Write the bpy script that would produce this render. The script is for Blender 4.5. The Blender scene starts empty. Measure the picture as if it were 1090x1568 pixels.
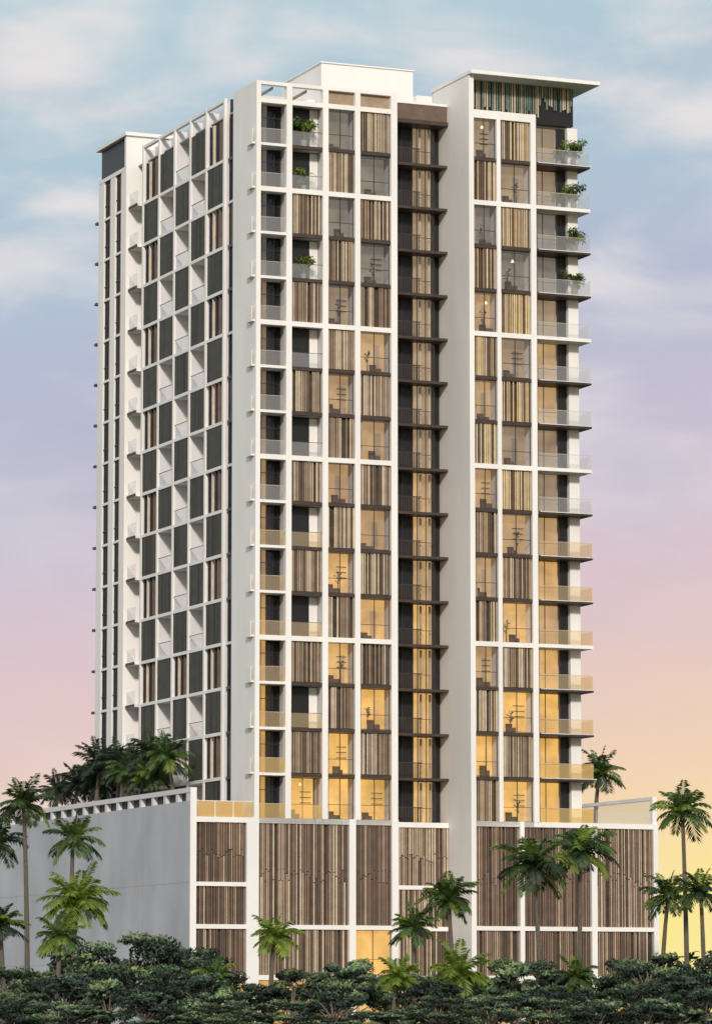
import bpy, math, random
from mathutils import Vector, Matrix
random.seed(7)
scene=bpy.context.scene
# ------------------------------------------------------------------ materials
def nodes_of(m):
    m.use_nodes=True
    nt=m.node_tree
    for n in list(nt.nodes): nt.nodes.remove(n)
    out=nt.nodes.new('ShaderNodeOutputMaterial')
    return nt,out
def mat(name,c,rough=.7,var=.12,scale=1.5,bump=0,metal=0,stretch=(1,1,1),rand=0,spec=.4,emit=None,es=0,trans=0):
    m=bpy.data.materials.new(name); nt,out=nodes_of(m); N=nt.nodes.new; L=nt.links.new
    b=N('ShaderNodeBsdfPrincipled'); b.inputs['Roughness'].default_value=rough
    b.inputs['Metallic'].default_value=metal; b.inputs['Specular IOR Level'].default_value=spec
    tc=N('ShaderNodeTexCoord'); mp=N('ShaderNodeMapping'); mp.inputs['Scale'].default_value=stretch
    L(tc.outputs['Object'],mp.inputs['Vector'])
    no=N('ShaderNodeTexNoise'); no.inputs['Scale'].default_value=scale; no.inputs['Detail'].default_value=5
    L(mp.outputs[0],no.inputs['Vector'])
    mr=N('ShaderNodeMapRange'); mr.inputs['From Min'].default_value=.3; mr.inputs['From Max'].default_value=.7
    mr.inputs['To Min'].default_value=1-var; mr.inputs['To Max'].default_value=1+var
    L(no.outputs['Fac'],mr.inputs['Value'])
    fac=mr.outputs[0]
    if rand>0:
        oi=N('ShaderNodeObjectInfo'); m2=N('ShaderNodeMapRange'); m2.inputs['To Min'].default_value=1-rand; m2.inputs['To Max'].default_value=1+rand
        L(oi.outputs['Random'],m2.inputs['Value']); mu=N('ShaderNodeMath'); mu.operation='MULTIPLY'
        L(fac,mu.inputs[0]); L(m2.outputs[0],mu.inputs[1]); fac=mu.outputs[0]
    vm=N('ShaderNodeVectorMath'); vm.operation='SCALE'; vm.inputs[0].default_value=c; L(fac,vm.inputs['Scale'])
    L(vm.outputs[0],b.inputs['Base Color'])
    if emit:
        ve=N('ShaderNodeVectorMath'); ve.operation='SCALE'; ve.inputs[0].default_value=emit; L(fac,ve.inputs['Scale'])
        L(ve.outputs[0],b.inputs['Emission Color']); b.inputs['Emission Strength'].default_value=es
    if bump:
        bp=N('ShaderNodeBump'); bp.inputs['Strength'].default_value=bump; bp.inputs['Distance'].default_value=.05
        L(no.outputs['Fac'],bp.inputs['Height']); L(bp.outputs[0],b.inputs['Normal'])
    if trans:
        t=N('ShaderNodeBsdfTranslucent'); L(vm.outputs[0],t.inputs['Color']); mx=N('ShaderNodeMixShader'); mx.inputs[0].default_value=trans
        L(b.outputs[0],mx.inputs[1]); L(t.outputs[0],mx.inputs[2]); L(mx.outputs[0],out.inputs[0])
    else: L(b.outputs[0],out.inputs[0])
    return m
def glassmat(name,tint,diff=None,df=0,refl=1.0):
    m=bpy.data.materials.new(name); nt,out=nodes_of(m); N=nt.nodes.new; L=nt.links.new
    t=N('ShaderNodeBsdfTransparent'); t.inputs[0].default_value=(*tint,1)
    g=N('ShaderNodeBsdfGlossy'); g.inputs['Roughness'].default_value=.03
    ge=N('ShaderNodeNewGeometry'); dp=N('ShaderNodeVectorMath'); dp.operation='DOT_PRODUCT'
    L(ge.outputs['Normal'],dp.inputs[0]); L(ge.outputs['Incoming'],dp.inputs[1])
    def mm(op,a,b=None):
        n=N('ShaderNodeMath'); n.operation=op
        for i,x in enumerate((a,b)):
            if x is None: continue
            if isinstance(x,(int,float)): n.inputs[i].default_value=x
            else: L(x,n.inputs[i])
        return n.outputs[0]
    a=mm('ABSOLUTE',dp.outputs['Value']); a=mm('SUBTRACT',1.0,a); a=mm('POWER',a,5.0); a=mm('ADD',mm('MULTIPLY',a,.9*refl),.06*refl)
    mx=N('ShaderNodeMixShader'); L(a,mx.inputs[0]); 
    if diff:
        d=N('ShaderNodeBsdfDiffuse'); d.inputs[0].default_value=(*diff,1)
        m2=N('ShaderNodeMixShader'); m2.inputs[0].default_value=df
        L(t.outputs[0],m2.inputs[1]); L(d.outputs[0],m2.inputs[2]); L(m2.outputs[0],mx.inputs[1])
    else: L(t.outputs[0],mx.inputs[1])
    L(g.outputs[0],mx.inputs[2]); L(mx.outputs[0],out.inputs[0]); return m
M={}
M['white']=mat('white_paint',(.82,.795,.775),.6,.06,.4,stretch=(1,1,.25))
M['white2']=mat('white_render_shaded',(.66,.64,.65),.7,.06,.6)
M['conc']=mat('podium_wall_render',(.45,.46,.50),.8,.16,.2,bump=.1,stretch=(1,1,.6))
M['dark']=mat('dark_bronze_metal',(.055,.038,.031),.5,.2)
M['black']=mat('black_panel',(.012,.012,.014),.4,.2)
M['navy']=mat('navy_frame',(.024,.027,.036),.4,.2)
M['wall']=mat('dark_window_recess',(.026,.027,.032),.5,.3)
M['back']=mat('slat_backing',(.060,.042,.030),.8,.3)
M['s1']=mat('slat_taupe',(.34,.25,.175),.6,.15)
M['s2']=mat('slat_pale',(.62,.50,.37),.6,.12)
M['s3']=mat('slat_umber',(.14,.095,.07),.6,.15)
M['p1']=mat('podium_slat_brown',(.27,.18,.13),.6,.15)
M['p2']=mat('podium_slat_light',(.48,.36,.26),.6,.12)
M['g1']=mat('slat_gold',(.70,.53,.30),.6,.12)
M['g2']=mat('slat_honey',(.46,.32,.17),.6,.12)
M['olive']=mat('olive_slat',(.055,.056,.045),.6,.2)
M['olive2']=mat('olive_slat_dark',(.028,.028,.025),.6,.2)
M['green']=mat('louvre_green',(.20,.26,.22),.5,.25)
M['glass']=glassmat('window_glass',(.88,.88,.88))
M['glassd']=glassmat('window_glass_dark',(.6,.6,.6),refl=.7)
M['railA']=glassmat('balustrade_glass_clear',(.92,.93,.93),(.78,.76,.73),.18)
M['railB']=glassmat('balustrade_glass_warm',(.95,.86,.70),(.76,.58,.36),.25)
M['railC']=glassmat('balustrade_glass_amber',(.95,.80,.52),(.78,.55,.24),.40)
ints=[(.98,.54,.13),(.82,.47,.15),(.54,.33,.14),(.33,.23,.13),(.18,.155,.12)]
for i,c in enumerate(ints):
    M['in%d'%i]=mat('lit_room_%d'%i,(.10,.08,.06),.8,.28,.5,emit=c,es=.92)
M['curt']=mat('curtain_cloth',(.46,.39,.30),.9,.2,6,stretch=(6,6,.2))
M['lamp']=mat('room_lamp',(.9,.8,.6),.5,.02,emit=(1,.75,.4),es=1.2)
M['furn']=mat('furniture_wood',(.11,.075,.05),.7,.2)
M['roof']=mat('roof_slab',(.4,.4,.4),.8,.1)
M['bark']=mat('bark',(.19,.155,.12),.9,.3,4,bump=.4)
M['pbark']=mat('palm_bark',(.12,.10,.08),.9,.3,6,bump=.4,stretch=(1,1,4))
M['palm']=mat('palm_leaf',(.075,.130,.035),.45,.4,1.2,rand=.25,trans=.25)
M['palmb']=mat('palm_leaf_bright',(.18,.25,.035),.45,.35,1.2,rand=.2,trans=.3)
M['palmd']=mat('palm_leaf_dark',(.035,.062,.030),.5,.4,1.2,rand=.2,trans=.2)
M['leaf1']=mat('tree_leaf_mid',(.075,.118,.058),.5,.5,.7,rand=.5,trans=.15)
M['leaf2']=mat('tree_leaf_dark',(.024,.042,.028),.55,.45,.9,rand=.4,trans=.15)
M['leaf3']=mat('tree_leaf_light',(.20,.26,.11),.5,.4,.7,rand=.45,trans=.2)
M['pot']=mat('plant_pot_clay',(.3,.28,.26),.7,.1)
M['ground']=mat('grass_soil',(.05,.065,.03),.9,.4,.3,bump=.3)

# ------------------------------------------------------------------ mesh builder
class MB:
    def __init__(s): s.v=[];s.f=[];s.m=[];s.mats=[]
    def mi(s,k):
        if k not in s.mats: s.mats.append(k)
        return s.mats.index(k)
    def box(s,a0,a1,b0,b1,c0,c1,k):
        n=len(s.v)
        s.v+=[(a0,b0,c0),(a1,b0,c0),(a1,b1,c0),(a0,b1,c0),(a0,b0,c1),(a1,b0,c1),(a1,b1,c1),(a0,b1,c1)]
        i=s.mi(k)
        for q in ((0,3,2,1),(4,5,6,7),(0,1,5,4),(1,2,6,5),(2,3,7,6),(3,0,4,7)):
            s.f.append(tuple(n+x for x in q)); s.m.append(i)
    def poly(s,pts,k):
        n=len(s.v); s.v+=[tuple(p) for p in pts]; s.f.append(tuple(range(n,n+len(pts)))); s.m.append(s.mi(k))
    def tube(s,pts,rads,k,seg=7):
        n=len(s.v); i=s.mi(k)
        for j,(p,r) in enumerate(zip(pts,rads)):
            p=Vector(p); a=Vector(pts[max(0,j-1)]); b=Vector(pts[min(len(pts)-1,j+1)])
            d=(b-a).normalized(); x=d.orthogonal().normalized(); y=d.cross(x)
            for t in range(seg):
                an=2*math.pi*t/seg; s.v.append(tuple(p+x*math.cos(an)*r+y*math.sin(an)*r))
        for j in range(len(pts)-1):
            for t in range(seg):
                t2=(t+1)%seg
                s.f.append((n+j*seg+t,n+j*seg+t2,n+(j+1)*seg+t2,n+(j+1)*seg+t)); s.m.append(i)
    def mesh(s,name):
        me=bpy.data.meshes.new(name); me.from_pydata(s.v,[],s.f)
        for k in s.mats: me.materials.append(M[k])
        me.polygons.foreach_set('material_index',s.m); me.update(); return me
    def obj(s,name,parent=None):
        o=bpy.data.objects.new(name,s.mesh(name)); scene.collection.objects.link(o)
        if parent: o.parent=parent
        return o
# ------------------------------------------------------------------ tower
ANG=math.radians(22.75)
tower=bpy.data.objects.new('apartment_tower',None); scene.collection.objects.link(tower)
tower.location=(-7.33,293,0); tower.rotation_euler=(0,0,ANG)
def W(u,v,z):
    return Vector((-7.33+math.cos(ANG)*u-math.sin(ANG)*v,293+math.sin(ANG)*u+math.cos(ANG)*v,z))
PT=16.1; FP=3.325
def F(k): return PT+FP*k
TOP=70.6; RT=72.5
WH={0,4,8,11,14,16}
core=MB(); frame=MB(); slats=MB(); glz=MB(); rooms=MB(); balc=MB(); rails=MB(); left=MB(); pod=MB(); roof=MB()
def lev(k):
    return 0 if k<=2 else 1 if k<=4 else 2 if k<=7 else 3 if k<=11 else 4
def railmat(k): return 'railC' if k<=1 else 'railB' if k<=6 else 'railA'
VB=33.7
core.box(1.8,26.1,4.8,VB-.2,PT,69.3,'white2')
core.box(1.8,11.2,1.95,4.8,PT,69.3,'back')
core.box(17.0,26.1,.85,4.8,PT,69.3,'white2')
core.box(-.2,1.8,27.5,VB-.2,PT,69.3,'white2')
# frames: front left block
frame.box(0,.36,0,4.8,0,TOP,'white')
for a,b in ((2.40,2.84),(5.30,5.74),(7.89,8.31),(10.80,11.30)):
    frame.box(a,b,0,.5,PT,TOP,'white')
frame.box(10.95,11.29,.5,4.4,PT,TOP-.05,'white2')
for k in range(0,17):
    z=F(k)
    if k in WH:
        frame.box(.36,10.8,.03,.5,z-.34,z+.02,'white')
    else:
        frame.box(.36,2.40,.03,.4,z-.22,z-.02,'white')
        frame.box(2.84,10.8,.10,.4,z-.27,z-.02,'dark')
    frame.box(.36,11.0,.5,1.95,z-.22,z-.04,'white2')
frame.box(.36,10.8,.03,.5,TOP-.26,TOP-.01,'white')
for a in (2.55,5.45,8.05): core.box(a,a+.12,.5,1.95,PT,69.3,'white2')
for a,b in ((5.74,7.89),(8.31,10.80)):
    rooms.box(a,b,.35,.42,F(16)+.05,TOP-.27,'s1')
for a in (1.4,4.1): frame.box(a,a+.1,.5,3.5,TOP-.5,TOP-.3,'s1')
frame.box(.36,5.4,3.5,3.6,F(16)+.1,TOP-.25,'white2')

def glass_bay(u0,u1,vf,k,z0=None,z1=None,lv=None,depth=1.25,clutter=True,gl='glass'):
    z0=F(k)+.02 if z0 is None else z0; z1=F(k+1)-.29 if z1 is None else z1
    if lv is None:
        lv=lev(k)
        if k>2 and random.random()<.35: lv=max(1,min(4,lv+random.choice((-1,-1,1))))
    y=vf+.25
    glz.poly([(u0,y,z0),(u1,y,z0),(u1,y,z1),(u0,y,z1)],gl)
    w=u1-u0
    f='dark'
    for x in (u0,u0+w*.5-.02,u1-.04): frame.box(x,x+.04,y-.05,y+.03,z0,z1,f)
    for z in (z0,z0+(z1-z0)*.35,z1-.05): frame.box(u0,u1,y-.055,y+.025,z,z+.035,f)
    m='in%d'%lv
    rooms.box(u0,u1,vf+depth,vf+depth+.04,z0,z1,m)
    if not clutter: return
    r=random.random()
    cw=w*random.uniform(.08,.22)
    if r<.55:
        x=u0+.05
        n=int(cw/.08)
        for i in range(n): rooms.box(x+i*.08,x+i*.08+.05,y+.12+(i%2)*.05,y+.16+(i%2)*.05,z0,z1-.05,'curt')
    if depth<.7: return
    # doorway / darker wall panel, shelf, sofa
    if random.random()<.6:
        x=u0+w*random.uniform(.5,.72)
        rooms.box(x,x+w*.2,vf+depth-.04,vf+depth-.01,z0,z0+2.2,'in%d'%min(4,lv+1))
    x=u0+w*random.uniform(.15,.5); h=random.uniform(.5,.8)
    rooms.box(x,x+random.uniform(.6,1.0),vf+depth-.5,vf+depth-.1,z0,z0+h*.6,'furn')
    rooms.box(x,x+.9*.6,vf+depth-.12,vf+depth-.06,z0+h*.6,z0+h*1.1,'furn')
    if random.random()<.35:
        for q in (1.2,1.6,2.0): rooms.box(u0+w*.55,u0+w*.9,vf+depth-.25,vf+depth-.06,z0+q,z0+q+.05,'furn')
    if random.random()<.4:
        px=u0+w*random.uniform(.2,.75)
        rooms.tube([(px,vf+.8,z0),(px,vf+.8,z0+1.1)],[.05,.02],'furn',5)
        for i in range(16):
            a=random.uniform(0,6.28); L_=random.uniform(.2,.45); zz=z0+random.uniform(.8,1.7)
            rooms.poly([(px,vf+.8,zz-.25),(px+math.cos(a)*L_*.5+.05,vf+.8,zz),(px+math.cos(a)*L_,vf+.8+math.sin(a)*.2,zz+.02),(px+math.cos(a)*L_*.5-.05,vf+.8,zz+.1)],'palmd' if i%2 else 'curt')
    if random.random()<.12:
        x=u0+w*random.uniform(.3,.8); zz=z1-random.uniform(.5,.9)
        rooms.tube([(x,vf+.8,zz),(x,vf+.8,zz+.12),(x,vf+.8,zz+.2)],[.13,.1,.02],'lamp',8); rooms.box(x-.01,x+.01,vf+.77,vf+.79,zz+.2,z1,'dark')
def slat_bay(u0,u1,vf,z0,z1,cols,step=.17,dots=False,bk='back'):
    rooms.box(u0,u1,vf+.34,vf+.42,z0,z1,bk)
    x=u0+.04
    while x<u1-.08:
        w=random.choice((.05,.06,.08,.10))
        if random.random()>.08:
            m=random.choice(cols); d=random.uniform(.0,.06)
            if dots:
                zm=z0+(z1-z0)*random.uniform(.40,.55)
                slats.box(x,x+w,vf+.1+d,vf+.2+d,z0,zm,m); 
                slats.box(x,x+w,vf+.1+d,vf+.2+d,zm+.06,z1,m if random.random()<.7 else random.choice(cols))
            else: slats.box(x,x+w,vf+.1+d,vf+.2+d,z0,z1,m)
        x+=w+random.choice((.06,.08,.10))*step/.17
tau=['s1','s2','s3','s1','s2']; gold=['g1','g1','g2','s2','g1','s3']
for k in range(16):
    z=F(k); t=F(k+1)
    # A : small loggia
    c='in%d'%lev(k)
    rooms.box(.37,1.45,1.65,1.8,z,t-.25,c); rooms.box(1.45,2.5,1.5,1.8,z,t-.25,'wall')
    glz.poly([(.37,1.45,z),(2.5,1.45,z),(2.5,1.45,t-.25),(.37,1.45,t-.25)],'glassd')
    for x in (.5,.95,1.42,1.85): frame.box(x,x+.05,1.38,1.43,z,t-.25,'navy')
    frame.box(.37,2.5,1.39,1.42,z+2.1,z+2.16,'navy')
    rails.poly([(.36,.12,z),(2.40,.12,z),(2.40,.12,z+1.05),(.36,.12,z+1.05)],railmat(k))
    frame.box(.36,2.40,.10,.15,z+1.05,z+1.08,'s2')
    # B
    if k%2==1 and k<=13: slat_bay(2.86,5.28,.05,z+.02,t-.29,tau if k>3 else ['s1','s3','s1','p2'])
    elif k==0:
        glass_bay(2.86,5.28,.6,k,depth=1.2); rails.poly([(2.84,.12,z),(5.30,.12,z),(5.30,.12,z+1.05),(2.84,.12,z+1.05)],'railC')
    else:
        rooms.box(2.7,4.75,1.3,1.4,z,t-.29,'black'); rooms.box(4.75,5.4,1.3,1.4,z,t-.29,'white')
        rooms.box(2.68,2.72,.5,1.3,z,t-.29,'black')
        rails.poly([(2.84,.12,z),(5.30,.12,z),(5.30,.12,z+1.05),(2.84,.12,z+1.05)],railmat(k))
        frame.box(2.84,5.30,.10,.15,z+1.05,z+1.08,'dark')
    # C, D
    for a,b,par in ((5.76,7.87,1),(8.33,10.78,0)):
        if k==0 or k%2==par: glass_bay(a,b,.12,k)
        else: slat_bay(a,b,.05,z+.02,t-.29,tau)
    # F,G
    for a,b,par in ((16.97,18.82,1),(19.18,21.64,0)):
        if (k%2==par): glass_bay(a,b,-1.35,k,depth=1.25)
        else: slat_bay(a,b,-1.35,z+.02,t-.29,gold if k>6 else tau+['g2'])
    # E recess
    rooms.box(11.36,14.4,4.32,4.4,z,t-.2,'black'); 
    glass_bay(14.4,15.85,3.3,k,z1=t-.2,lv=min(3,max(1,lev(k))),depth=.9,clutter=False)
    for x in (14.75,15.5): rooms.box(x,x+.18,3.9,3.95,z,t-.3,'s2' if k>5 else 'curt')
    frame.box(15.85,16.54,4.2,4.36,z,t-.2,'black')
    for x in (12.3,13.4): frame.box(x,x+.08,4.22,4.3,z,t-.2,'navy')
    balc.box(11.35,16.56,2.6,4.42,z-.2,z,'dark')
    x=11.4
    while x<14.3:
        rails.box(x,x+.05,2.66,2.70,z,z+1.1,'dark'); x+=.14
    rails.box(11.4,14.4,2.64,2.72,z+1.1,z+1.16,'dark')
    # H balconies
    wk= k in WH
    balc.box(22.12,26.65,-1.36,.9,z-(.20 if not wk else .26),z,'white' if wk else 'dark')
    if not wk: balc.box(22.3,26.8,-1.44,-1.36,z-.07,z-.01,'white2')
    glass_bay(22.2,24.7,.12,k,z1=t-.22,depth=.66,gl='glass')
    frame.box(24.7,25.35,.3,.6,z,t-.22,'black')
    frame.box(22.2,22.9,.2,.3,z,t-.22,'black')
    frame.box(25.35,26.2,-.1,.84,z,t-.2,'white')
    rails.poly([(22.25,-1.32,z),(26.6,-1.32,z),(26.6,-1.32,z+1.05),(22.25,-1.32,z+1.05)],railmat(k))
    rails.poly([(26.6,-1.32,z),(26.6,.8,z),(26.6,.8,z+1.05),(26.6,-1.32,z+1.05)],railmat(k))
    rails.box(22.2,26.62,-1.34,-1.31,z+1.05,z+1.08,'s2')
# E roof
balc.box(11.35,16.56,2.4,4.42,F(16)-.3,F(16),'dark'); rooms.box(11.36,16.5,2.5,2.6,F(16),TOP-.1,'s3'); rooms.box(11.36,16.5,2.45,2.65,TOP-.1,TOP+.08,'white')
# right block frame
frame.box(16.55,16.95,-1.4,5.2,0,RT-.3,'white')
for a,b in ((18.84,19.16),(21.66,22.1)): frame.box(a,b,-1.4,-.9,PT,F(16)+.3,'white')
core.box(18.92,19.08,-.9,.85,PT,F(16),'white2'); core.box(21.7,22.1,-.9,.85,PT,F(16),'white')
for k in range(17):
    z=F(k)
    if k in WH: frame.box(16.95,21.66,-1.37,-.9,z-.34,z+.02,'white')
    else: frame.box(16.95,21.66,-1.30,-1.0,z-.27,z-.02,'dark')
    frame.box(16.95,22.0,-.9,.85,z-.22,z-.04,'white2')
frame.box(16.95,21.66,-1.37,-.9,F(16)+.02,F(16)+.28,'white')
# canopy
roof.box(16.5,27.3,-1.9,5.6,RT-.28,RT,'white')
roof.box(16.95,26.0,.2,5.2,F(16),RT-.28,'black')
x=17.0
while x<25.9:
    h=random.uniform(1.9,2.85); w=random.uniform(.04,.10)
    if x>23: h*=random.uniform(.4,.9)
    roof.box(x,x+w,.05,.15,RT-.3-h,RT-.3,'green' if random.random()<.7 else 's2'); x+=w+random.uniform(.06,.16)
roof.box(16.95,21.6,-.9,.0,F(16)-.02,F(16)+.2,'roof')
# roof
roof.box(.4,26,3.7,VB-.3,F(16)+.03,F(16)+.15,'roof')
roof.box(7.6,15.2,6,14,F(16),73.9,'white')
roof.box(7.5,15.3,5.9,14.1,73.9,74.0,'white')
roof.box(15.2,16.5,5.3,13,F(16),71.9,'white')
roof.box(3.0,7.5,7,13,F(16),71.2,'white')
# ---------------------------------------------------------------- left face
LV=[6.8,10.6,14.1,17.6,21.1,24.8]
for i,v in enumerate(LV):
    left.box(0,.20,v-.15,v+.15,PT,TOP-(0 if i in(0,5) else .02),'white')
    left.box(.20,1.4,v-.1,v+.1,PT,TOP-.3,'white2')
left.box(0.02,.3,6.9,24.9,TOP-.25,TOP-.03,'white')
left.box(1.0,1.1,6.9,24.9,F(16),TOP-.1,'white2')
left.box(.45,3,24.9,25.0,PT,TOP-.05,'white')
left.box(.45,3,6.5,6.63,PT,TOP-.05,'navy')
def ls_bay(v0,v1,z0,z1):
    left.box(.16,.21,v0,v1,z0,z1,'olive2')
    y=v0+.02
    while y<v1-.1:
        left.box(.06,.15,y,y+.14,z0,z1,'olive' if random.random()<.75 else 'olive2'); y+=.2
for k in range(16):
    z=F(k); t=F(k+1)
    left.box(.02,1.8,6.98,24.7,z-.24,z,'white')
    for i in range(5):
        a=LV[i]+.15; b=LV[i+1]-.15
        odd=k%2
        if (odd and i in (1,3)) or (not odd and i in (0,2,4)):
            ls_bay(a,b,z+.01,t-.25)
        elif odd and i in (0,4) or k==3 and i==2:
            left.box(.6,.68,a,b,z,t-.24,'in3' if (i==0 and k%4==1) else 'wall')
            left.poly([(.35,a,z),(.35,b,z),(.35,b,t-.24),(.35,a,t-.24)],'glassd')
            n=5
            for j in range(n):
                y=a+(b-a)*(j+.3)/n; left.box(.12,.3,y,y+.12,z,t-.24,['navy','s3','navy','s2','navy'][j])
            left.box(.28,.34,a,b,z+1.1,z+1.16,'navy')
        else:
            left.box(1.3,1.38,a,b,z,t-.24,'white2')
            left.box(1.22,1.3,a+.6,a+1.7,z,z+2.3,'wall')
            left.poly([(.12,a,z),(.12,b,z),(.12,b,z+1.05),(.12,a,z+1.05)],'railA')
            left.box(.1,.15,a,b,z+1.05,z+1.09,'dark')
    left.box(.5,.6,4.8,6.5,z,t-.2,'in4' if k%4==1 else 'wall')
    left.poly([(.4,4.8,z),(.4,6.5,z),(.4,6.5,t-.2),(.4,4.8,t-.2)],'glassd')
    left.box(.25,1.0,4.8,6.5,z-.2,z,'white2' if k in WH else 'navy')
    for y in (4.85,5.5,6.15): left.box(.25,.38,y,y+.12,z,t-.2,'navy')
    left.box(-.25,0,.25,1.25,z-.12,z,'white')
    left.box(-.25,-.2,.25,1.25,z,z+1.0,'white')
    left.box(-.35,1.8,25.0,27.0,z-.22,z,'white' if k in WH else 'white2'); left.box(-.45,-.35,25.0,26.9,z-.2,z-.02,'dark')
    left.poly([(-.3,25.0,z),(-.3,27.0,z),(-.3,27.0,z+1.05),(-.3,25.0,z+1.05)],'railA')
    left.box(1.6,1.78,25.2,27.0,z,z+2.6,'wall')
    for a,b in ((28.2,29.7),(30.8,32.4)):
        left.box(-.42,-.38,a,b,z+.0,t-.2,'wall')
        left.poly([(-.46,a,z),(-.46,b,z),(-.46,b,t-.2),(-.46,a,t-.2)],'glassd')
        for y in (a+.3,(a+b)/2,b-.35): left.box(-.53,-.44,y,y+.08,z,t-.2,'navy' if y!=a+.3 else 's1')
        left.box(-.52,-.45,a,b,z+1.0,z+1.06,'navy')
    left.box(-.57,-.2,27.5,VB-.2,z-.20,z+.0,'white')
    left.box(-.7,.2,VB+.1,VB+.6,z-.2,z,'dark')
for a,b in ((27.4,28.2),(29.7,30.8),(32.4,VB)): left.box(-.6,-.1,a,b,PT,F(16)+(0),'white')
left.box(-.62,-.1,27.4,VB,F(16)-.3,F(16)+.02,'white')
left.box(-.1,2.5,27.42,27.6,PT,RT-.8,'white'); left.box(-.62,2.5,27.0,27.42,PT,RT-.7,'white')
left.box(-.4,6,27.6,VB-.1,F(16)+.02,RT-.7,'black')
left.box(-.75,8,26.8,VB+.4,RT-.7,RT-.42,'white')
# ---------------------------------------------------------------- podium
pod.box(-4.5,15.9,3.2,60,0,PT-.1,'roof'); pod.box(-4.5,11.3,.6,3.2,0,PT-.1,'back'); pod.box(16.9,31.5,-.7,60,0,PT-.1,'roof')
pod.box(15.9,16.9,3.2,60,0,PT-.12,'roof')
pod.box(-4.95,-4.5,0,62,0,17.25,'conc'); pod.box(-4.97,-4.48,-.02,62,17.85,18.2,'white2')
for y in (10,20,30,40,50): pod.box(-4.956,-4.94,y,y+.03,0,17.1,'s1')
for zz in (5.8,11.4): pod.box(-4.955,-4.94,.1,61,zz,zz+.025,'s1')
pod.box(-4.6,-4.52,.9,61,17.25,17.85,'wall')  # dark board added behind the slots so the openings look dark
y=0
while y<61:
    w=.9 if y==0 else .45
    pod.box(-4.93,-4.6,y,y+w,17.25,17.85,'white2'); y+=2.6
pod.box(-4.97,-4.5,-.12,-.0,0,18.2,'white')
def hband(u0,u1,vf,z0,z1): pod.box(u0,u1,vf,vf+.55,z0,z1,'white')
brown=['p1','s3','p1','p1','p2','s3']
def podcol(u0,u1,vf,split,amber=False,cols=brown):
    hband(u0,u1,vf+.03,15.74,16.12); hband(u0,u1,vf+.03,8.1,8.42); hband(u0,u1,vf+.03,4.45,4.8); hband(u0,u1,vf+.03,.4,.9)
    if split:
        hband(u0,u1,vf+.03,11.15,11.45)
        slat_bay(u0,u1,vf,8.42,11.15,cols,dots=False); slat_bay(u0,u1,vf,11.45,15.74,cols,dots=True)
    else: slat_bay(u0,u1,vf,8.42,15.74,cols,dots=True)
    if amber: glass_bay(u0,u1,vf,0,4.8,8.1,0,depth=.55)
    else: slat_bay(u0,u1,vf,4.8,8.1,cols)
    glass_bay(u0,u1,vf,0,.9,4.45,1,depth=.55)
podcol(-4.5,-.6,.0,True)
pod.box(-.6,0,-.03,.6,0,PT+.02,'white')
mix_=['p1','p2','s3','s2','p1']
podcol(.36,7.43,0,False,cols=mix_); pod.box(7.43,7.94,-.02,.5,0,PT+.03,'white'); podcol(7.94,10.8,0,False,True); pod.box(10.8,11.34,-.02,3.0,0,PT+.03,'white')
podcol(11.34,16.5,2.5,True,cols=['p1','p2','s2','s2','s3'])
podcol(16.95,20.5,-1.4,False); pod.box(20.5,20.85,-1.42,-.9,0,PT+.03,'white')
podcol(20.85,26.35,-1.4,False); pod.box(26.35,26.8,-1.42,-.9,0,PT+.03,'white')
podcol(26.8,31.5,-1.4,False,cols=mix_); pod.box(31.5,31.9,-1.42,60,0,PT+.03,'white')
# terrace rails
pod.poly([(-4.5,.2,PT),(-.1,.2,PT),(-.1,.2,PT+1.15),(-4.5,.2,PT+1.15)],'railC'); pod.box(-4.5,0,.17,.23,PT+1.15,PT+1.2,'white')
for x in (-3,-1.6): pod.box(x,x+.05,.17,.23,PT,PT+1.15,'white')
pod.box(-4.4,0,2.4,2.5,PT,PT+1.3,'g2')
pod.poly([(26.8,-1.2,PT),(31.6,-1.2,PT),(31.6,-1.2,PT+1.0),(26.8,-1.2,PT+1.0)],'railA')
pod.box(31.5,31.85,-1.3,-.9,PT,PT+2.1,'white'); pod.box(31.5,31.85,-.9,20,PT+1.85,PT+2.1,'white'); pod.box(26.2,31.5,14,14.3,PT+1.85,PT+2.1,'white')
pod.poly([(31.6,-.9,PT),(31.6,20,PT),(31.6,20,PT+1.85),(31.6,-.9,PT+1.85)],'railA'); pod.poly([(26.2,14.1,PT),(31.5,14.1,PT),(31.5,14.1,PT+1.85),(26.2,14.1,PT+1.85)],'railB')
for nm,b in (('structure_core',core),('facade_frame',frame),('vertical_slats',slats),('window_glazing',glz),('lit_rooms',rooms),('balcony_slabs',balc),('balustrades',rails),('side_facade',left),('podium',pod),('roof_and_canopies',roof)):
    b.obj(nm,tower)
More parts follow.
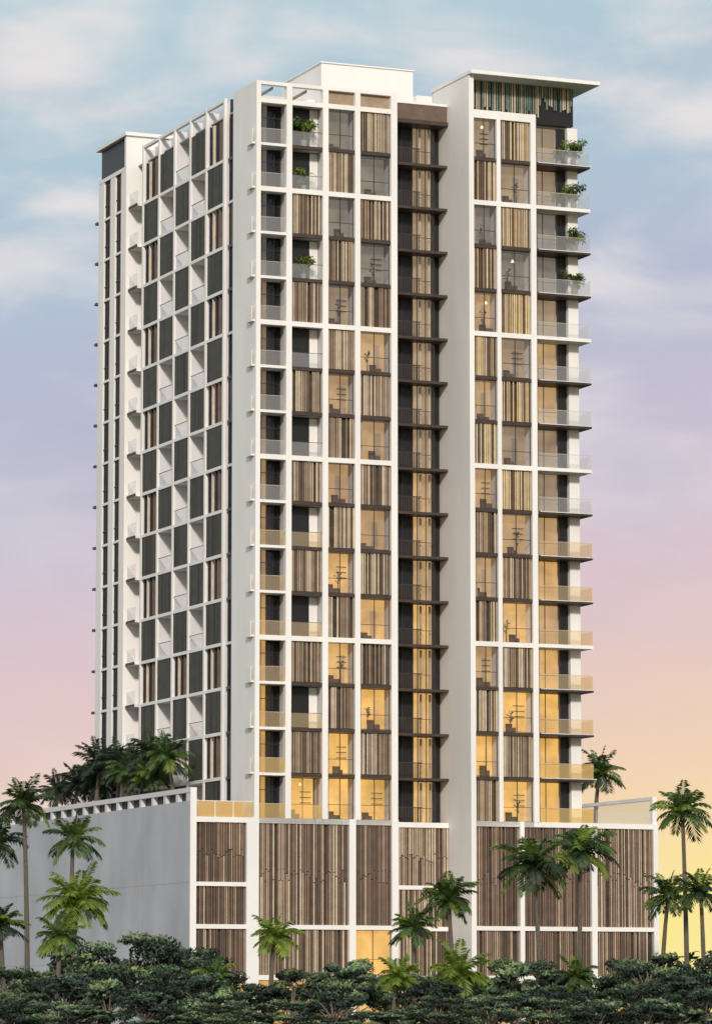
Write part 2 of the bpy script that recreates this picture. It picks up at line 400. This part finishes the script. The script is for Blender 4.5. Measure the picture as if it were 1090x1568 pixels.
# ---------------------------------------------------------------- palms
def palm(x,y,z0,zc,r,leaf='palm',nf=26,lean=0.3):
    b=MB(); h=zc-z0
    lx=random.uniform(-lean,lean); ly=random.uniform(-lean,lean)
    n=10; pts=[];rad=[]
    for i in range(n+1):
        t=i/n; pts.append((lx*t*t*2-lx*2,ly*t*t*2-ly*2,h*t)); rad.append((.20*(1-t)+.12*t+(.05 if i==0 else 0))*(1+.05*(i%2)))
    b.tube(pts,rad,'pbark',8)
    b.tube([(0,0,h-.1),(0,0,h+.3),(0,0,h+.6)],[.16,.13,.03],leaf,6)
    for i in range(nf):
        az=i*2.39996+random.uniform(-.25,.25); t=i/(nf-1)
        el=math.radians(80-105*t+random.uniform(-10,10)); L=r*random.uniform(.8,1.2)*(1.0 if t>.15 else .85)
        droop=random.uniform(.8,1.5); lf=leaf
        if leaf=='palm': lf=random.choice(('palm','palm','palmd','palmb'))
        p=Vector((0,0,h+.1)); d=Vector((math.cos(az)*math.cos(el),math.sin(az)*math.cos(el),math.sin(el)))
        m=16; path=[p.copy()]
        side=Vector((-math.sin(az),math.cos(az),0))
        for j in range(m):
            p=p+d*L/m; path.append(p.copy())
            d=(d+Vector((0,0,-droop*1.25/m*(.3+j/m*1.4)))).normalized()
        b.tube(path,[.035*(1-.8*j/m) for j in range(m+1)],lf,4)
        for j in range(2,m*2):
            q=j/2; a=path[int(q)]; c=path[min(m,int(q)+1)]; pp=a.lerp(c,q-int(q)); dd=(c-a)
            if dd.length<1e-4: continue
            dd.normalize(); s=j/(m*2); ll=L*.32*math.sin(math.pi*min(1,.12+s*.86))**.6+.05
            for sg in (-1,1):
                lq=ll*random.uniform(.8,1.15)
                tip=pp+side*sg*lq*.75+dd*lq*.5+Vector((0,0,-lq*random.uniform(.15,.6)))
                mid=pp.lerp(tip,.5)+Vector((0,0,.06*ll)); wv=dd*.05*max(1,r/2)
                b.poly([pp-wv*.5,mid-wv,tip,mid+wv],lf)
    o=b.obj('palm_tree'); o.location=(x,y,z0); return o
def P(px,py,Y,r,leaf='palm',z0=0,nf=26):
    s=6200/(Y*.998); palm((px-545)/s,Y,z0,2.2+(1550-py)/s,r,leaf,nf)
random.seed(21)
P(36,1236,272,2.2); P(112,1290,270,2.1); P(120,1385,266,2.6,'palmb',nf=32); P(-6,1295,274,2.2)
P(420,1440,262,1.8,'palmb'); P(632,1425,266,1.8); P(686,1382,268,2.2,nf=30); P(815,1330,270,2.8,nf=30); P(888,1308,273,2.6,nf=30)
P(1045,1248,280,2.4,nf=28); P(1022,1375,284,2.1); P(1072,1372,278,2.0,'palm'); P(918,1190,318,2.3,'palm',z0=16.1)
P(700,1495,250,2.4,'palmb',nf=26); P(2,1420,262,1.9); P(330,1500,255,1.6,'palm'); P(95,1440,255,1.9,'palm',nf=24)
P(610,1500,248,1.6,'palmb',nf=22); P(880,1500,250,1.5,'palm',nf=22)
for v,u,h,r in ((12,-2.3,4.9,2.1),(14,-3,3.6,1.9),(17,-1.8,5.4,2.3),(20,-2.6,4.4,2.1),(23.5,-2.0,5.0,2.3),(27,-2.4,5.2,2.4),(29.5,-2.0,4.0,2.2),(33,-2.2,4.0,2.2),(37,-2.6,3.6,2.0)):
    w=W(u,v,PT); palm(w.x,w.y,PT-.1,PT+h,r,'palmd' if v%2 else 'palm',28)
# ---------------------------------------------------------------- broadleaf trees
def leafcloud(b,c,R,n,k,size):
    c=Vector(c)
    for _ in range(n):
        d=Vector((random.gauss(0,1),random.gauss(0,1),random.gauss(0,1))).normalized()
        p=c+Vector((d.x*R[0],d.y*R[1],d.z*R[2]))*random.uniform(.45,1.2)
        nrm=(d*.6+Vector((random.uniform(-1,1),random.uniform(-1,1),random.uniform(-.2,1.2)))).normalized()
        x=nrm.orthogonal().normalized(); an=random.uniform(0,6.28); y=nrm.cross(x); x,y=x*math.cos(an)+y*math.sin(an),y*math.cos(an)-x*math.sin(an)
        s=size*random.uniform(.6,1.4)
        kk=k
        if k=='mix': kk='leaf3' if d.z+random.uniform(-.4,.4)>.45 else 'leaf1' if d.z>-.1 else 'leaf2'  # light put into the leaf colour: bright clump tops, dark undersides
        if k=='toplit_dark': kk='leaf1' if d.z+random.uniform(-.4,.4)>.45 else 'leaf2'  # same painted top light in a darker pair of leaf colours
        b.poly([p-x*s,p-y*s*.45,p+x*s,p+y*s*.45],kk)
def treemesh(name,h,cr,seed,nc=22,nl=230,size=.17,tone='mix'):
    random.seed(seed); b=MB()
    b.tube([(0,0,0),(.1,.05,h*.25),(.0,.1,h*.5)],[.2,.15,.1],'bark')
    for i in range(nc):
        a=random.uniform(0,6.28); rr=cr*math.sqrt(random.random())*.95
        z=h*(.58+.40*random.random()*(1-.4*(rr/cr)**2)) if i%4 else h*random.uniform(.3,.6)
        c=(math.cos(a)*rr,math.sin(a)*rr,z); s=random.uniform(.3,.95)*cr/2.3
        b.tube([(0,.08,h*random.uniform(.3,.5)),(c[0]*.5,c[1]*.5,z*.8),(c[0],c[1],z)],[.08,.05,.02],'bark',5)
        leafcloud(b,c,(s,s,s*.4),int(nl*s/.8),tone if random.random()<.65 else 'toplit_dark',size)
    return b.mesh(name)
tm=[treemesh('broadleaf_a',6,2.6,1,20,200,.18),treemesh('broadleaf_b',6,3.0,2,24,220,.15,'toplit_dark'),treemesh('broadleaf_c',6,2.2,3,14,170,.27),treemesh('broadleaf_d',6,2.8,4,22,250,.13),treemesh('broadleaf_e',6,2.5,5,24,150,.20,'leaf2'),treemesh('broadleaf_f',6,2.0,6,11,150,.32,'mix')]
random.seed(5)
def topz(px):
    for a,b,v in ((-200,60,6.6),(60,260,7.0),(260,360,6.0),(360,440,4.4),(440,545,6.4),(545,615,4.4),(615,740,5.9),(740,1300,6.2)):
        if a<=px<b: return v
    return 6
for Y,sc,st in ((266,1.0,2.9),(256,.84,3.0),(246,.64,3.0),(238,.5,2.7)):
    x=-27.0+random.random()
    while x<27:
        px=545+x*6200/Y
        hh=topz(px)*sc*random.uniform(.74,1.16)
        o=bpy.data.objects.new('broadleaf_tree',random.choice(tm)); scene.collection.objects.link(o)
        o.location=(x,Y+random.uniform(-3,3),0); o.rotation_euler=(0,0,random.uniform(0,6.28)); s=hh/6; o.scale=(max(s,.7),max(s,.7),s)
        x+=st*random.uniform(.7,1.35)
# distant trees
b=MB()
for i in range(420):
    x=random.uniform(-150,150); y=random.uniform(400,470); h=random.uniform(3,6.5)
    leafcloud(b,(x,y,h),(2.8,2.8,1.8),70,random.choice(['leaf1','leaf2']),.5); leafcloud(b,(x,y,h*.4),(2.8,2.8,2.2),40,'leaf2',.6)
b.obj('distant_tree_line')
# ---------------------------------------------------------------- balcony plants
def potted(u,v,z,s=1):
    b=MB(); b.tube([(0,0,0),(0,0,.2),(0,0,.42)],[.14,.18,.2],'pot',10); b.tube([(0,0,.3),(.03,0,.8)],[.03,.02],'bark',5)
    for i in range(8):
        leafcloud(b,(random.uniform(-.6,.6),random.uniform(-.3,.3),random.uniform(.7,1.6)),(.3,.3,.22),45,random.choice(['palm','palmb']),.11)
    for i in range(18):
        a=random.uniform(0,6.28); L=random.uniform(.6,1.2); 
        p0=Vector((0,0,.8)); p1=p0+Vector((math.cos(a)*L*.5,math.sin(a)*L*.5,.6)); p2=p0+Vector((math.cos(a)*L,math.sin(a)*L,.25)); sd=Vector((-math.sin(a),math.cos(a),0))*.07
        b.poly([p0,p1-sd,p2,p1+sd],'palmb' if i%2 else 'palm')
    o=b.obj('potted_plant'); o.location=W(u,v,z); o.scale=(s,s,s); return o
for k in (15,14,12): potted(4.0,.6,F(k),1.25 if k==15 else 1.0)
for k in (15,14,13,12): potted(25.5,-.8,F(k),1.15)
for k in (15,14): potted(24.3,-.8,F(k),.8)
# ---------------------------------------------------------------- ground
g=MB(); g.poly([(-4000,-500,0),(4000,-500,0),(4000,5000,0),(-4000,5000,0)],'ground'); g.obj('ground')
# ---------------------------------------------------------------- light
sd=Vector((.02,-.88,.42)).normalized()
sun=bpy.data.lights.new('sun','SUN'); sun.energy=2.9; sun.angle=math.radians(6.0); sun.color=(1,.91,.80)
so=bpy.data.objects.new('sun',sun); scene.collection.objects.link(so); so.rotation_euler=sd.to_track_quat('Z','Y').to_euler(); so.location=(-60,-40,120)
w=bpy.data.worlds.new('World'); scene.world=w; w.use_nodes=True; nt=w.node_tree
for n in list(nt.nodes): nt.nodes.remove(n)
N=nt.nodes.new; L=nt.links.new
out=N('ShaderNodeOutputWorld'); sky=N('ShaderNodeTexSky'); sky.sky_type='NISHITA'; sky.sun_disc=False
sky.sun_elevation=math.asin(sd.z); sky.sun_rotation=math.atan2(sd.x,sd.y)
bg1=N('ShaderNodeBackground'); bg1.inputs[1].default_value=.07; L(sky.outputs[0],bg1.inputs[0])
tc=N('ShaderNodeTexCoord'); sep=N('ShaderNodeSeparateXYZ'); L(tc.outputs['Generated'],sep.inputs[0])
def math_(op,a,b=None,clamp=False):
    m=N('ShaderNodeMath'); m.operation=op; m.use_clamp=clamp
    for i,v in enumerate((a,b)):
        if v is None: continue
        if isinstance(v,(int,float)): m.inputs[i].default_value=v
        else: L(v,m.inputs[i])
    return m.outputs[0]
def noise(sc,loc,dist=.4,det=6):
    mp=N('ShaderNodeMapping'); mp.inputs['Scale'].default_value=sc; mp.inputs['Location'].default_value=loc; L(tc.outputs['Generated'],mp.inputs['Vector'])
    n1=N('ShaderNodeTexNoise'); n1.inputs['Scale'].default_value=1.0; n1.inputs['Detail'].default_value=det; n1.inputs['Roughness'].default_value=.5; n1.inputs['Distortion'].default_value=dist; L(mp.outputs[0],n1.inputs['Vector']); return n1.outputs['Fac']
n1=noise((11,11,30),(0,0,0)); n2=noise((20,20,42),(3.3,1.7,5.1),.6,8)
xc=N('ShaderNodeClamp'); xc.inputs['Min'].default_value=-.12; xc.inputs['Max'].default_value=.12; L(sep.outputs[0],xc.inputs['Value'])
f=math_('ADD',math_('MULTIPLY',sep.outputs[2],1/.3),math_('MULTIPLY',xc.outputs[0],-.55))
f=math_('ADD',f,math_('MULTIPLY',math_('SUBTRACT',n1,.5),.10),True)
rp=N('ShaderNodeValToRGB'); L(f,rp.inputs[0])
def lin(c): return tuple(((x/255)/12.92 if x/255<=.04045 else ((x/255+.055)/1.055)**2.4) for x in c)
stops=[(0,(255,238,140)),(.07,(254,230,155)),(.14,(247,215,176)),(.22,(236,205,192)),(.32,(222,197,205)),(.43,(203,193,211)),(.55,(184,189,211)),(.68,(177,199,214)),(.84,(183,208,218)),(1,(193,214,222))]
cr=rp.color_ramp
while len(cr.elements)<len(stops): cr.elements.new(.5)
for e,(p,c) in zip(cr.elements,stops): e.position=p; e.color=(*lin(c),1)
cl=N('ShaderNodeMapRange'); cl.interpolation_type='SMOOTHSTEP'; cl.inputs['From Min'].default_value=.45; cl.inputs['From Max'].default_value=.64; L(math_('ADD',math_('MULTIPLY',n1,.6),math_('MULTIPLY',n2,.4)),cl.inputs['Value'])
hm=N('ShaderNodeMapRange'); hm.inputs['From Min'].default_value=.10; hm.inputs['From Max'].default_value=.2; hm.inputs['To Min'].default_value=.15; hm.inputs['To Max'].default_value=.85; L(sep.outputs[2],hm.inputs['Value'])
cf=math_('MULTIPLY',cl.outputs[0],hm.outputs[0])
mx=N('ShaderNodeMixRGB'); L(cf,mx.inputs[0]); L(rp.outputs[0],mx.inputs[1]); mx.inputs[2].default_value=(*lin((240,232,230)),1)
n3=noise((14,14,38),(7.3,2.7,9.1),.5,6)
dk=N('ShaderNodeMapRange'); dk.interpolation_type='SMOOTHSTEP'; dk.inputs['From Min'].default_value=.5; dk.inputs['From Max'].default_value=.72; L(n3,dk.inputs['Value'])
mx2=N('ShaderNodeMixRGB'); L(math_('MULTIPLY',math_('MULTIPLY',dk.outputs[0],hm.outputs[0]),.45),mx2.inputs[0]); L(mx.outputs[0],mx2.inputs[1]); mx2.inputs[2].default_value=(*lin((158,176,198)),1)
bg2=N('ShaderNodeBackground'); bg2.inputs[1].default_value=1; L(mx2.outputs[0],bg2.inputs[0])
ms=N('ShaderNodeMixShader'); ms.inputs[0].default_value=.95; L(bg1.outputs[0],ms.inputs[1]); L(bg2.outputs[0],ms.inputs[2]); L(ms.outputs[0],out.inputs[0])
# ---------------------------------------------------------------- camera
cam=bpy.data.cameras.new('camera'); co=bpy.data.objects.new('camera',cam); scene.collection.objects.link(co)
co.location=(0,0,2.2); co.rotation_euler=(math.radians(90+7.04),0,0); cam.sensor_fit='HORIZONTAL'; cam.sensor_width=36; cam.lens=36*6200/1090
cam.clip_start=1; cam.clip_end=8000; scene.camera=co
scene.view_settings.view_transform='Standard'; scene.view_settings.look='None'; scene.view_settings.exposure=0
